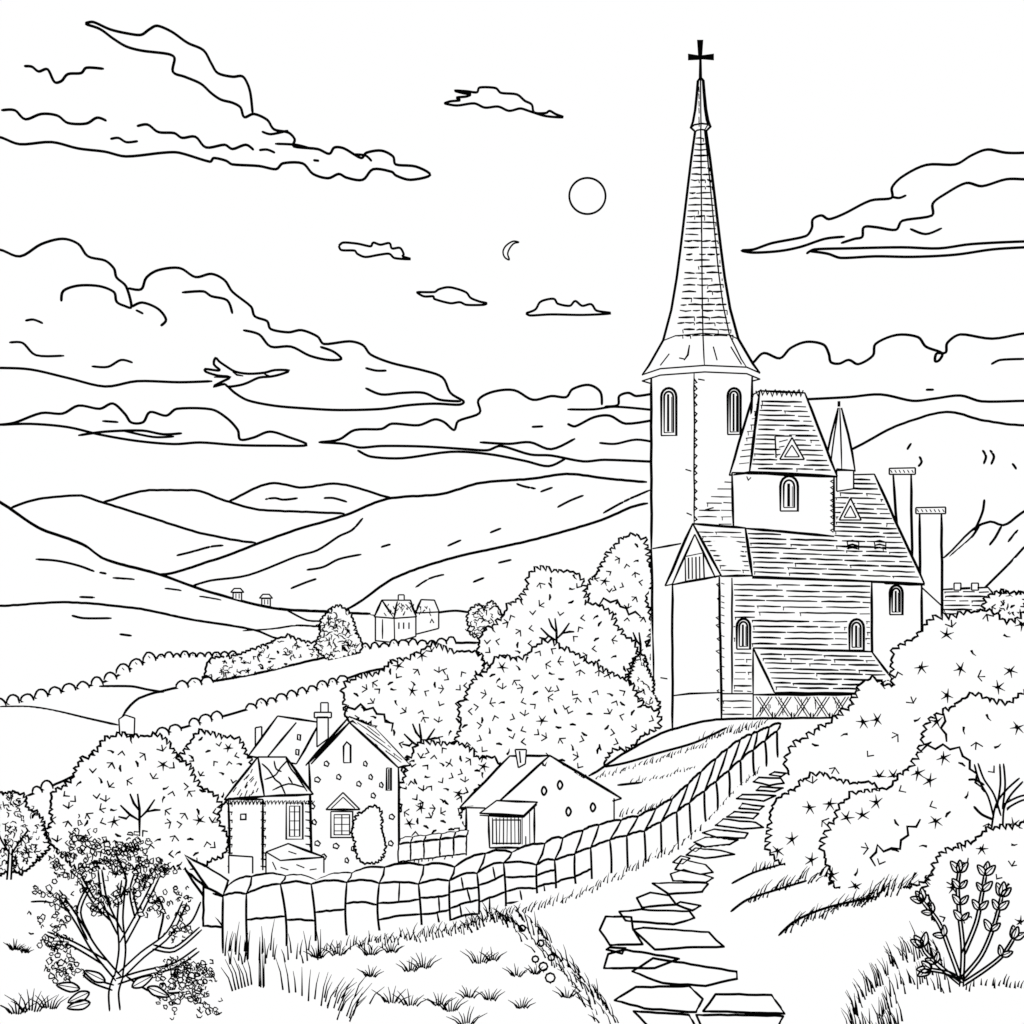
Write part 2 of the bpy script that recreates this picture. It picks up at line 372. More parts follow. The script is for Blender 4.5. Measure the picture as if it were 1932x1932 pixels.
ring=[tl,tf,tr,tb]
for i in range(4):
    a,b=ring[i],ring[(i+1)%4]
    ch.face("tower",[P(a[0],V1,a[1]),P(b[0],V1,b[1]),P(b[0],V0,b[1]),P(a[0],V0,a[1])])
edge(ch,"tower",[(1228,708,51.5),(1228,1035,51.5),(1231,1200,51.5),(1235,1345,51.5)],5)
edge(ch,"tower",[(1309,702,49),(1309,992,49)],2.6)
v=715
while v<985:
    ch.mark("tower",[(1309,v),(1314,v+R(3,8)),(1309,v+R(8,12))],3.2); v+=R(10,22)
edge(ch,"tower",[(1418,705,51.4),(1416,850,51.4)],4.6)
for a in ((1247,735,1275,822),(1372,735,1396,820)): arch(ch,"tower",*a,4)
courses(ch,"tower",[(1372,902),(1380,905),(1380,990),(1316,988),(1312,970),(1345,930)],13,0,2.8)
for s in [[(1231,1035),(1260,1030),(1287,1025)],[(1317,716),(1328,718)],[(1293,886),(1303,889)],[(1330,962),(1345,958)],[(1295,968),(1304,972)],[(1246,1278),(1258,1280)]]: ch.mark("tower",s,3.6)
prof=[(108,706),(96,690),(69,642),(54,585),(44,525),(37,470),(30,410),(23,350),(17,300),(10,250),(18,242),(14,232),(10,210),(7,180),(5,155),(2,150)]
def spire(o,n,cu,d,prof,rot,arr,w=4.4,N=8,thin=2.2,skip=()):
    rings=[]
    for hw,v in prof:
        r=hw*K*d; c=P(cu,v,d); f=1/max(abs(math.sin(math.radians(rot+45*k))) for k in range(8))
        rings.append([c+Vector((r*f*math.sin(math.radians(rot+k*360/N)),-r*f*math.cos(math.radians(rot+k*360/N)),0)) for k in range(N)])
    for i in range(len(rings)-1):
        for k in range(N):
            o.face(n,[rings[i][k],rings[i][(k+1)%N],rings[i+1][(k+1)%N],rings[i+1][k]])
    for k in range(N):
        if k not in skip: o.tube(n,[r[k] for r in rings],w if k in arr else thin)
    return rings
rg=spire(ch,"spire",1321,51.5,prof,-7,(2,6),4.8,skip=(7,))
for k in range(8):
    for j,dz in ((0,0),(0,-.32)):
        a=rg[0][k]+Vector((0,0,dz)); b=rg[0][(k+1)%8]+Vector((0,0,dz)); ch.tube("spire",[a,b],4.4)
    ch.face("spire",[rg[0][k],rg[0][(k+1)%8],rg[0][(k+1)%8]-Vector((0,0,.32)),rg[0][k]-Vector((0,0,.32))])
    ch.tube("spire",[rg[2][k],rg[2][(k+1)%8]],3.2); ch.tube("spire",[rg[9][k],rg[9][(k+1)%8]],4); ch.tube("spire",[rg[10][k],rg[10][(k+1)%8]],5)
def hwid(v):
    for i in range(len(prof)-1):
        (a,va),(b,vb)=prof[i],prof[i+1]
        if vb<=v<=va: return a+(b-a)*(va-v)/(va-vb)
    return 5
v=262
while v<634:
    h=hwid(v); u=1321-h*(.9 if v<480 else .75)+2
    while u<1321+h*.85:
        e=min(u+R(10,32),1321+h*.92); 
        if R(0,1)<.92: ch.mark("spire",[(u,v+R(-1,1)),((u+e)/2,v+R(-1,1)),(e,v+R(-1,1))],R(2.4,3.6))
        if R(0,1)<.35: ch.mark("spire",[(e,v),(e+R(-1,1),v+R(4,8))],2.6)
        u=e+R(1,4)
    v+=R(10,13)
for s in [[(1300,652),(1297,670),(1290,680)],[(1281,676),(1290,678)],[(1262,668),(1245,690)],[(1345,655),(1352,680)],[(1378,655),(1398,688)]]: ch.mark("spire",s,3.4)
for v in (165,178,192,205,222,230): ch.mark("spire",[(1318,v),(1318.5,v+10)],2.6)
cr3=[(1318,155),(1319,113),(1298,114),(1298,101),(1317,104),(1315,75),(1327,75),(1325,104),(1347,101),(1347,114),(1324,112),(1325,155)]
for dd in (51.4,51.6): ch.poly("cross",[P(x,y,dd) for x,y in cr3],1)
for i in range(len(cr3)):
    a=cr3[i]; b=cr3[(i+1)%len(cr3)]; ch.face("cross",[P(*a,51.4),P(*b,51.4),P(*b,51.6),P(*a,51.6)],1)
# choir block
wallp(ch,"choir_wall",[(1380,892,50.2),(1572,898,50.6),(1572,1012,50.6),(1383,998,50.2)],3,skip=(2,))
wallp(ch,"choir_roof",[(1413,890,50),(1432,738,51.3),(1517,742,51.6),(1578,899,50.4)],1.5)
wallp(ch,"choir_roof",[(1375,897,50.6),(1420,745,51.6),(1432,738,51.3),(1413,890,50)],.5,w=4)
edge(ch,"choir_roof",[(1375,897,50.5),(1413,893,49.9),(1578,900,50.3)],5)
courses(ch,"choir_roof",[(1434,752),(1515,754),(1568,890),(1417,884)],9,.02,3,(30,80))
courses(ch,"choir_roof",[(1424,760),(1430,756),(1412,884),(1386,890)],12,-.1,2.6)
v=1425
while v<1517:
    ch.mark("choir_roof",[(v,736+R(-2,2)),(v+4,745+R(0,4)),(v+8,737)],3.6); v+=9
arch(ch,"choir_wall",1471,901,1504,964,4)
ch.mark("choir_wall",[(1408,899),(1411,906),(1416,901)],3)
v=905
while v<1005: ch.mark("choir_wall",[(1572,v),(1566,v+3),(1571,v+7)],3); v+=R(9,14)
def dormer(o,ax,ay,bl,br,d,big=True):
    o.poly("dormer",[P(ax,ay-3,d-.6),P(br+5,ay+44,d-.6),P(bl-5,ay+44,d-.6)])
    if big:
        o.poly("dormer",[P(ax-32,ay-4,d-.3),P(ax+8,ay-5,d-.3),P(ax-6,ay+44,d-.3),P(ax-28,ay+44,d-.3)])
        edge(o,"dormer",[(ax,ay-3,d-.55),(ax-32,ay-3,d-.3),(ax-30,ay+38,d-.3)],4)
        edge(o,"dormer",[(ax-24,ay+8,d-.62),(ax-8,ay+4,d-.62)],3); edge(o,"dormer",[(ax-24,ay+18,d-.62),(ax-14,ay+16,d-.62)],3)
    edge(o,"dormer",[(ax,ay,d-.62),(br,ay+41,d-.62),(bl,ay+41,d-.62)],4.6,True)
    edge(o,"dormer",[(ax,ay+14,d-.65),(br-9,ay+36,d-.65),(bl+9,ay+36,d-.65)],3.4,True)
dormer(ch,1493,826,1470,1516,50.6)
wallp(ch,"nave_roof",[(1405,997,50.3),(1572,1012,50.3),(1572,935,51.5),(1607,896,52),(1648,895,52),(1742,1101,48.6),(1418,1087,48)],1,skip=(1,2))
courses(ch,"nave_roof",[(1409,1003),(1572,1015),(1572,940),(1607,900),(1646,900),(1735,1093),(1420,1082)],9,.03,3,(30,90))
edge(ch,"nave_roof",[(1405,997,50.2),(1572,1012,50.2)],4.6)
edge(ch,"nave_roof",[(1418,1090,47.9),(1742,1103,48.5)],5)
dormer(ch,1603,940,1582,1623,50.9,False)
for u in (1597,1648): 
    for dv in (0,7,13): ch.mark("nave_roof",[(u,1022+dv),(u+10,1020+dv),(u+22,1023+dv)],3.2)
    ch.mark("nave_roof",[(u,1022),(u+3,1036)],3); ch.mark("nave_roof",[(u+22,1022),(u+22,1037)],3)
wallp(ch,"transept_wall",[(1268,1100,47),(1308,1003,47),(1356,1088,47),(1360,1358,47),(1268,1378,47)],3,skip=(0,1,3))
ch.face("transept_roof",[P(1306,988,46.7),P(1405,996,50.2),P(1418,1086,48),P(1360,1087,46.8)])
ch.face("transept_roof",[P(1306,988,46.7),P(1300,990,50),P(1252,1100,50),P(1254,1105,46.7)])
edge(ch,"transept_roof",[(1254,1105,46.7),(1306,988,46.7),(1360,1087,46.7),(1418,1086,47.9),(1405,996,50.1),(1306,988,46.6)],5)
edge(ch,"transept_roof",[(1254,1105,46.7),(1268,1102,46.7),(1310,1008,46.7),(1349,1090,46.7)],3.6)
edge(ch,"transept_roof",[(1268,1103,46.7),(1358,1086,46.7)],4.6)
courses(ch,"transept_roof",[(1312,998),(1403,1001),(1414,1080),(1362,1080)],9,.02,3,(25,70))
ch.mark("transept_wall",cl([(1292,1050),(1326,1043),(1328,1092),(1293,1097)]),3)
for u in range(1298,1326,7): ch.mark("transept_wall",[(u,1052-(u-1297)*.1),(u+.5,1092)],3.4 if u%2 else 4)
v=1100
while v<1350: ch.mark("transept_wall",[(1356,v),(1350+R(0,3),v+2),(1356,v+R(5,8))],3); v+=R(14,40)
ch.mark("transept_wall",[(1268,1312),(1300,1308),(1358,1306)],3.4)
wallp(ch,"nave_wall",[(1356,1090,47.6),(1643,1099,48),(1643,1352,48),(1358,1356,47.6)],2,skip=(0,2))
wallp(ch,"nave_wall",[(1643,1100,48),(1737,1103,48.6),(1737,1300,48.6),(1643,1320,48)],2,skip=(0,2,3))
edge(ch,"nave_wall",[(1380,1090,47.5),(1380,1308,47.5)],3.2)
arch(ch,"nave_wall",1389,1169,1414,1224,4); arch(ch,"nave_wall",1601,1170,1628,1226,4); arch(ch,"nave_wall",1677,1106,1701,1159,4)
courses(ch,"nave_wall",[(1383,1096),(1641,1103),(1641,1165),(1383,1165)],10.5,.015,2.8,(30,110))
for a,b in ((1383,1387),(1417,1598),(1631,1641)): courses(ch,"nave_wall",[(a,1166),(b,1166),(b,1224),(a,1222)],10.5,.01,2.8,(30,110))
courses(ch,"nave_wall",[(1383,1225),(1418,1225),(1418,1304),(1383,1304)],12,.02,2.8)
courses(ch,"nave_wall",[(1360,1314),(1418,1314),(1418,1350),(1360,1350)],13,0,2.6)
v=1100
while v<1345: ch.mark("nave_wall",[(1360,v),(1366,v+2)],2.6); v+=R(10,25)
ch.mark("nave_wall",[(1358,1308),(1420,1308)],4)
wallp(ch,"aisle_roof",[(1420,1222,47.4),(1643,1229,47.6),(1690,1290,46.6),(1680,1308,46.4),(1460,1306,46.3)],.2)
courses(ch,"aisle_roof",[(1428,1228),(1641,1233),(1682,1290),(1670,1302),(1463,1300)],9,.02,3,(25,90))
# half-timbered base: posts, sill, plate and crossed braces
wallp(ch,"timber_frame",[(1420,1310,46.9),(1605,1310,46.9),(1605,1353,46.9),(1420,1355,46.9)],.4,w=4.2)
ch.face("aisle_roof",[P(1420,1222,47.4),P(1460,1306,46.3),P(1420,1308,47.3)])
edge(ch,"aisle_roof",[(1420,1222,47.2),(1420,1310,46.9)],3.4)
for u in range(1424,1600,36):
    for (x0,x1) in ((u+2,u+26),(u+26,u+2)):
        for k in (0,6): ch.mark("timber_frame",[(x0+k,1314),(x1+k,1351)],2.8)
    ch.mark("timber_frame",[(u+32,1310),(u+32,1353)],4.4); ch.mark("timber_frame",[(u+37,1310),(u+37,1353)],3)
    for q in range(5): x=u+R(2,28); y=R(1314,1340); ch.mark("timber_frame",[(x,y),(x+R(-2,2),y+R(6,12))],2)
wallp(ch,"spirelet_base",[(1577,885,50.9),(1609,888,50.9),(1609,922,50.9),(1577,927,50.9)],1,w=4)
rg2=spire(ch,"spirelet",1583,51.6,[(27,889),(22,855),(15,820),(8,792),(3,770)],-10,(2,6),4.2,thin=2.4,skip=(1,5,4))
for k in range(8): ch.tube("spirelet",[rg2[0][k],rg2[0][(k+1)%8]],4)
ch.tube("spirelet",[P(1580,768,51.4),P(1580,758,51.4)],8,6)
for (a,b,t,bt,d) in ((1683,1717,892,1070,52.6),(1733,1774,966,1188,50)):
    wallp(ch,"chimney",[(a,t,d),(b,t,d),(b+2,bt,d),(a+ (12 if a<1700 else 2),bt,d)],1,skip=(2,),w=4.6)
    wallp(ch,"chimney",[(a-7,t-8,d-.2),(b+8,t-9,d-.2),(b+8,t+3,d-.2),(a-7,t+3,d-.2)],1.5,w=4)
    for u in range(a-4,b+6,8): ch.mark("chimney",[(u,t-5),(u+3,t)],2.6)
wallp(ch,"buttress",[(1737,1108,48.8),(1774,1142,48.9),(1774,1190,48.9),(1737,1190,48.8)],1,skip=(3,2),w=4)
ch.build()
hc=Obj("slate_roof_cottage")
wallp(hc,"roof",[(1775,1112,62),(1862,1108,62),(1907,1160,60),(1775,1170,60)],2,w=4)
courses(hc,"roof",[(1778,1116),(1860,1112),(1900,1158),(1778,1166)],8,0,3)
wallp(hc,"wall",[(1778,1166,61),(1900,1160,61),(1900,1250,61),(1778,1250,61)],3,w=3.4)
for u in (1798,1831): wallp(hc,"chimney",[(u,1100,61.5),(u+13,1100,61.5),(u+13,1113,61.5),(u,1113,61.5)],.6,w=3.6)
hc.build()

# ------------------------------------------------------------------ houses
h=Obj("stone_house")
wallp(h,"rear_roof",[(470,1425,40.5),(525,1350,42),(604,1362,42),(560,1440,40.5)],2,w=4.4)
edge(h,"rear_roof",[(560,1362,41),(505,1428,40.3)],4); 
for p in ((565,1390),(562,1418)): h.mark("rear_roof",cl([(p[0]-3,p[1]-5),(p[0]+3,p[1]-4),(p[0]+2,p[1]+6),(p[0]-3,p[1]+4)]),3)
wallp(h,"chimney",[(483,1372,41.5),(495,1370,41.5),(495,1392,41.5),(483,1405,41.5)],1,w=4)
wallp(h,"chimney",[(599,1352,39),(620,1352,39),(620,1392,39),(599,1408,39)],1,w=4.4)
wallp(h,"chimney",[(594,1343,38.9),(626,1343,38.9),(626,1353,38.9),(594,1353,38.9)],1,w=4)
wallp(h,"chimney",[(606,1325,39),(620,1325,39),(620,1343,39),(606,1343,39)],.6,w=3.6)
wallp(h,"gable_wall",[(584,1438,38),(660,1362,38),(752,1446,38),(754,1625,38),(590,1640,38)],3,skip=(3,))
h.poly("gable_roof",[P(660,1352,37.8),P(706,1370,39.5),P(774,1443,39.5),P(752,1447,37.8)])
edge(h,"gable_roof",[(578,1443,37.8),(660,1351,37.8),(706,1371,39.5),(774,1443,39.5),(752,1447,37.8),(660,1362,37.8),(588,1440,37.8)],4.6)
courses(h,"gable_roof",[(668,1360),(704,1374),(766,1440),(750,1438)],7,.75,2.4)
h.mark("gable_wall",cl([(649,1438),(649,1407),(655,1399),(662,1405),(662,1438)]),3.4)
h.mark("gable_wall",cl([(730,1448),(738,1448),(738,1490),(730,1490)]),3.6); h.mark("gable_wall",[(734,1450),(734,1488)],4)
for p in ((690,1440),(617,1440),(678,1478),(705,1500),(600,1470),(594,1550),(600,1590),(635,1595),(668,1600),(612,1615),(690,1560),(590,1520),(700,1600),(655,1622),(720,1480),(640,1465),(700,1465),(740,1540),(738,1590)):
    a=R(3,6); h.mark("gable_wall",cl([(p[0]-a,p[1]-3),(p[0],p[1]-5),(p[0]+a,p[1]),(p[0]+2,p[1]+5),(p[0]-a,p[1]+3)]),2.8)
wallp(h,"porch_gable",[(616,1526,37.2),(648,1494,37.2),(680,1526,37.2)],.7,w=4.4)
edge(h,"porch_gable",[(626,1524,37.1),(648,1503,37.1),(670,1524,37.1)],3)
def sash(o,n,a,b,c,d,w=3.2):
    o.mark(n,cl([(a,b),(c,b),(c,d),(a,d)]),w); o.mark(n,cl([(a+6,b+6),(c-6,b+6),(c-6,d-5),(a+6,d-5)]),w*.8)
    m=(a+c)/2; o.mark(n,[(m,b+5),(m,d-5)],w); 
    for k in (1,2,3): y=b+(d-b)*k/4; o.mark(n,[(a+6,y),(c-6,y)],w*.7)
sash(h,"gable_wall",625,1530,666,1579)
wallp(h,"annex_wall",[(432,1505,36.5),(497,1507,35.5),(497,1640,35.5),(436,1640,36.5)],2,skip=(2,),w=4.2)
wallp(h,"annex_wall",[(497,1507,35.5),(582,1499,36.2),(585,1625,36.2),(497,1640,35.5)],2,skip=(0,2,1),w=4.2)
h.poly("annex_roof",[P(425,1507,36.6),P(488,1427,37.4),P(500,1501,35.3)])
h.poly("annex_roof",[P(488,1427,37.4),P(541,1427,37.6),P(592,1497,36.2),P(500,1501,35.3)])
edge(h,"annex_roof",[(425,1507,36.5),(488,1427,37.4),(541,1427,37.5),(592,1497,36.1),(500,1501,35.2),(425,1507,36.5)],4.8)
edge(h,"annex_roof",[(488,1427,37.3),(500,1501,35.2)],4)
for i in range(24):
    u=R(440,495); v=R(1450,1500)
    if inside((u,v),[(430,1504),(486,1435),(497,1498)]): h.mark("annex_roof",[(u,v),(u-R(3,8),v+R(5,12))],2.8)
for s in [[(495,1440),(508,1452),(520,1470),(530,1478),(540,1500)],[(500,1470),(520,1462),(530,1448),(545,1432)],[(515,1490),(545,1478),(575,1485)],[(540,1430),(550,1450),(560,1462),(580,1492)],[(518,1435),(522,1450),(532,1455)],[(545,1465),(553,1478)]]: h.mark("annex_roof",cr(s,3),2.6)
u=428
while u<590: h.mark("annex_wall",[(u,1509),(u+2,1516),(u+5,1510)],3.2); u+=7
v=1515
while v<1635:
    for uu in (497,434,580): h.mark("annex_wall",[(uu-5+R(0,3),v),(uu+5,v+1),(uu+R(2,6),v+6)],2.8)
    v+=R(11,17)
sash(h,"annex_wall",541,1514,572,1582)
h.mark("annex_wall",cl([(455,1535),(465,1535),(465,1545),(455,1545)]),3.2)
wallp(h,"lean_to",[(503,1606,34.6),(545,1590,35),(612,1615,34.8),(612,1655,34.6),(503,1650,34.6)],1,w=4)
edge(h,"lean_to",[(503,1606,34.5),(530,1622,34.5),(612,1616,34.5)],3.6)
for s in [[(530,1635),(545,1640)],[(560,1630),(575,1636)],[(545,1605),(560,1610)],[(585,1640),(598,1638)],[(515,1625),(522,1640)]]: h.mark("lean_to",s,3)
wallp(h,"garden_wall",[(433,1612,34),(478,1615,34),(478,1655,34),(433,1670,34)],.6,w=4)
h.build()
c3=Obj("cottage")
wallp(c3,"walls",[(880,1522,37),(1010,1515,36.5),(1035,1427,36.5),(1158,1505,37),(1158,1555,37),(1010,1610,36.5),(880,1612,37)],2.5,skip=(0,1,2,4,5))
c3.poly("roof",[P(868,1522,36.9),P(962,1425,38.5),P(1037,1424,36.3),P(935,1516,36.3)])
edge(c3,"roof",[(868,1522,36.8),(962,1425,38.4),(1037,1424,36.2),(938,1514,36.2)],4.6); edge(c3,"roof",[(1037,1424,36.2),(1172,1505,36.8),(1155,1510,36.8)],5); edge(c3,"roof",[(868,1522,36.8),(915,1523,36.2)],4.6)
wallp(c3,"chimney",[(972,1413,37),(993,1413,37),(991,1440,37),(978,1447,37)],.7,w=4.6)
c3.mark("chimney",[(980,1416),(982,1438)],5)
for p in ((1026,1491),(1056,1480),(1072,1530),(1118,1522)): c3.mark("walls",cr([(p[0]-4,p[1]),(p[0],p[1]-8),(p[0]+5,p[1]),(p[0],p[1]+8)],4,True),3.4,closed=True)
wallp(c3,"porch",[(922,1537,35.9),(988,1539,35.8),(1008,1520,36.1),(1008,1590,36.1),(988,1598,35.8),(924,1598,35.9)],.3,w=4)
for u in range(929,1006,7): c3.mark("porch",[(u,1542 if u<988 else 1532),(u+R(-1,1),1592)],2.6 if u%2 else 3.4)
c3.mark("porch",cl([(930,1546),(982,1546),(982,1590),(930,1590)]),3); c3.mark("porch",[(988,1539),(988,1598)],3.6)
wallp(c3,"porch_roof",[(905,1533,35.6),(937,1509,36),(1014,1512,36),(988,1537,35.5)],.2,w=4.4)
edge(c3,"porch_roof",[(905,1537,35.6),(988,1541,35.5),(1013,1517,35.9)],3)
c3.build()
fh=Obj("farmhouse")
wallp(fh,"walls",[(709,1162,130),(744,1165,128),(785,1163,130),(785,1200,130),(745,1212,128),(709,1208,130)],6,w=4)
wallp(fh,"walls",[(785,1154,132),(828,1152,132),(828,1185,132),(785,1196,132)],4,w=4)
wallp(fh,"roof",[(707,1163,128),(721,1132,133),(775,1132,133),(786,1163,128),(744,1166,126)],1,w=4)
wallp(fh,"roof",[(785,1156,130),(795,1131,134),(820,1132,134),(829,1154,130)],1,w=4)
wallp(fh,"chimney",[(752,1122,131),(763,1122,131),(763,1132,131),(752,1132,131)],1,w=3.6)
edge(fh,"roof",[(721,1132,132),(744,1166,125.9),(750,1135,132)],3.4)
for i in range(40):
    u=R(722,818); v=R(1136,1158); fh.mark("roof",[(u,v),(u+R(-4,4),v+R(2,6))],2.6,128)
edge(fh,"walls",[(744,1166,127.8),(745,1210,127.8)],3.4)
for u in (753,762,772): fh.mark("walls",[(u,1174),(u,1186)],4.2); 
fh.mark("walls",[(722,1168),(722,1190),(722,1205)],2.6); fh.mark("walls",[(812,1175),(815,1168),(819,1175)],3.4)
fh.build()
for (u,v) in ((449,1130),(503,1141)):
    o=Obj("hut"); d=396
    wallp(o,"hut",[(u-8,v-12,d),(u+8,v-12,d),(u+8,v+3,d),(u-8,v,d)],5,w=3.6)
    wallp(o,"hut",[(u-12,v-13,d-1),(u-6,v-20,d+2),(u+6,v-20,d+2),(u+12,v-13,d-1)],3,w=4.2)
    for k in (-3,3): o.mark("hut",[(u+k,v-10),(u+k,v-1)],2.6)
    o.build()
o=Obj("gatepost"); wallp(o,"gatepost",[(226,1356,68),(238,1348,68),(256,1354,68),(255,1385,68),(240,1384,68),(228,1390,68)],2,w=4.2); o.build()

# ------------------------------------------------------------------ trees
def twig(o,n,u,v,s,df):
    for pts in ([(0,1.4),(0,.6),(0,0),(-.1,-.8)],[(0,.5),(.4,.1),(.8,-.5)],[(0,.6),(-.5,.3),(-1,-.2)],[(0,.1),(-.3,-.3),(-.5,-.8)],[(.35,.15),(.8,.05),(1.1,.05)],[(-.5,.3),(-.7,.5),(-1.1,.4)]):
        o.mark(n,[(u+a*s,v+b*s) for a,b in pts],4,df,taper=False)
def leafmark(o,n,u,v,df,s=1,maple=.06):
    k=random.random(); a=R(0,6.28)
    rot=lambda x,y:(u+(x*math.cos(a)-y*math.sin(a))*s,v+(x*math.sin(a)+y*math.cos(a))*s)
    if k<maple:
        c=rot(0,0); tips=[(-12,-3),(-3,-12),(10,-8),(11,4),(-6,8)]; o.poly(n,[P(*rot(x,y),(o.hit(*c,df))*.997) for x,y in [(-3,-2),(0,-4),(4,0),(0,4)]],1)
        for t in tips: o.mark(n,[c,rot(*t)],3.4,df,taper=True)
    elif k<.45: o.mark(n,[rot(-7,-3),rot(0,3),rot(6,-6)],3.2,df)
    elif k<.78: o.mark(n,[rot(-6,0),rot(0,2),rot(6,1)],4.1,df,taper=R(0,1)<.5)
    else:
        o.mark(n,[rot(-9,-5),rot(0,3),rot(3,-8)],3.4,df); o.mark(n,[rot(0,3),rot(9,-1)],3,df)
def RFz(d,u):
    for i in range(len(RF)-1):
        if RF[i][0]<=d<=RF[i+1][0]:
            t=(d-RF[i][0])/(RF[i+1][0]-RF[i][0])
            z0=P(u,RF[i][1](u),RF[i][0]).z; z1=P(u,RF[i+1][1](u),RF[i+1][0]).z
            z=z0+(z1-z0)*t; return 966-(z-EYE)/(K*d)
    return 1600
def tree(out,d,thick,name="deciduous_tree",sp=34,dense=0,step=11,amp=8,w=4.2,twigs=(),trunk=True,leaf=1,lobes=(),limbs=(),maple=.05):
    o=Obj(name); ol=leafy(out,step,amp)
    puff(o,"crown",ol,d,thick,w)
    us_=[p[0] for p in out]; vs_=[p[1] for p in out]
    if trunk:
        cx=sum(us_)/len(us_); vb=max(vs_)-20
        top=P(cx,sum(vs_)/len(vs_),d+thick*.2); g=RFz(d,cx); bot=P(cx,max(g,vb)+10,d+thick*.2)
        V,F,M=o.part("trunk"); b=len(V)
        for c,r in ((bot,.3),(top,.12)):
            for j in range(8): V.append(c+Vector((r*math.cos(j*.785),r*math.sin(j*.785),0)))
        for j in range(8): F.append((b+j,b+(j+1)%8,b+8+(j+1)%8,b+8+j)); M.append(0)
    for arc0 in lobes:
        c=even(cr(arc0,6),step); arc=[]
        for i,(x,y) in enumerate(c):
            a=c[max(i-1,0)]; b=c[min(i+1,len(c)-1)]; l=math.dist(a,b) or 1; nx,ny=(b[1]-a[1])/l,-(b[0]-a[0])/l
            q=(amp if i%2 else -amp*.2)*R(.5,1.1); arc.append((x+nx*q,y+ny*q))
        o.mark("crown",arc,w*.95,d)
    for (tu,tv,s) in twigs: twig(o,"crown",tu,tv,s,d)
    y=min(vs_)+10
    while y<max(vs_):
        x=min(us_)+R(0,sp)
        while x<max(us_):
            p=(x+R(-sp*.35,sp*.35),y+R(-sp*.35,sp*.35))
            if inside(p,out) and not any(abs(p[0]-t[0])<t[2] and abs(p[1]-t[1])<t[2] for t in twigs): leafmark(o,"crown",*p,d,leaf,maple)
            x+=sp
        y+=sp*.85
    for _ in range(dense):
        p=(R(min(us_),max(us_)),R(min(vs_),max(vs_)))
        if inside(p,out):
            a=R(0,6.28); q=[p]
            for k in range(3): a+=R(-1.8,1.8); q.append((q[-1][0]+R(3,6)*math.cos(a),q[-1][1]+R(3,6)*math.sin(a)))
            o.mark("crown",q,R(1.8,3),d,sides=3)
    for (pts,a,b) in limbs: branch(o,"limbs",pts,a,b,lambda v:d-thick-.2)
    o.build(); return o
tree([(1100,1130),(1112,1095),(1140,1075),(1150,1040),(1180,1018),(1215,1022),(1222,1060),(1220,1200),(1223,1330),(1180,1260),(1130,1200)],56,1.5,sp=27,leaf=.8,twigs=((1208,1215,28),),lobes=([(1130,1140),(1160,1135),(1190,1160),(1218,1160)],))
tree([(905,1240),(915,1200),(950,1160),(985,1130),(1000,1092),(1040,1075),(1085,1088),(1108,1130),(1150,1165),(1180,1200),(1195,1240),(1160,1290),(1080,1260),(990,1260)],53,1.5,sp=29,twigs=((1050,1190,30),),leaf=.9)
tree([(650,1330),(655,1300),(690,1275),(740,1260),(770,1240),(810,1225),(860,1228),(905,1242),(915,1262),(900,1330),(890,1400),(850,1450),(770,1450),(740,1420),(700,1365),(660,1350)],50,1.5,sp=29,twigs=((795,1390,32),),leaf=.9,lobes=([(650,1345),(680,1335),(720,1350),(745,1385)],))
tree([(880,1320),(905,1280),(930,1250),(980,1242),(1030,1217),(1080,1228),(1105,1255),(1150,1268),(1185,1295),(1215,1330),(1240,1365),(1205,1392),(1150,1420),(1110,1465),(1040,1440),(960,1440),(890,1450),(860,1410),(870,1360)],47.5,1.2,sp=29,leaf=.95)
tree([(775,1425),(830,1400),(900,1425),(935,1440),(890,1500),(868,1530),(868,1600),(760,1590),(758,1500)],43,1.2,sp=23,leaf=.9)
tree([(1195,1250),(1215,1240),(1228,1290),(1238,1340),(1215,1340),(1195,1310)],49,.6,"shrub",sp=40,dense=25,step=7,amp=5,trunk=False)
tree([(345,1430),(370,1392),(410,1385),(450,1405),(475,1440),(440,1500),(400,1520),(350,1480)],44,1,sp=28,leaf=.8)
tree([(98,1570),(105,1505),(150,1455),(175,1420),(215,1395),(260,1385),(320,1405),(350,1450),(390,1490),(415,1540),(420,1610),(350,1635),(200,1640),(115,1610)],40,1.5,sp=31,twigs=((265,1525,36),))
tree([(-40,1520),(0,1497),(30,1495),(55,1520),(75,1545),(90,1585),(70,1625),(35,1640),(-40,1640)],29,.6,"small_tree",sp=60,dense=240,step=8,amp=6,limbs=(([(18,1668),(20,1640),(22,1600)],8,6.5),([(22,1612),(40,1585),(55,1565)],4,3.5),([(21,1610),(5,1585),(-5,1560)],4,3.5)))
o=Obj("garden_bush")
puff(o,"bush",leafy([(668,1560),(690,1525),(712,1525),(722,1560),(720,1620),(690,1625),(672,1600)],8,4),36.6,.5,3.4); o.build()
tree([(600,1222),(606,1180),(625,1150),(640,1142),(658,1160),(672,1190),(680,1222),(650,1240),(610,1238)],108,2,"rounded_tree",sp=60,dense=120,step=8,amp=4,w=3.4)
tree([(884,1190),(888,1155),(905,1138),(915,1160),(925,1135),(942,1150),(940,1185),(930,1202),(900,1200)],105,1.5,"rounded_tree",sp=60,dense=50,step=8,amp=4,w=3.4)
tree([(388,1275),(395,1250),(430,1240),(470,1232),(510,1212),(545,1205),(590,1212),(610,1235),(590,1250),(520,1266),(450,1282),(400,1288)],112,2,"bush",sp=22,dense=70,step=10,amp=5,w=3.6,trunk=False,leaf=.5)
tree([(1860,1160),(1870,1125),(1890,1112),(1925,1128),(1960,1120),(1960,1200),(1880,1190)],52,1,sp=20,dense=20,leaf=.7)
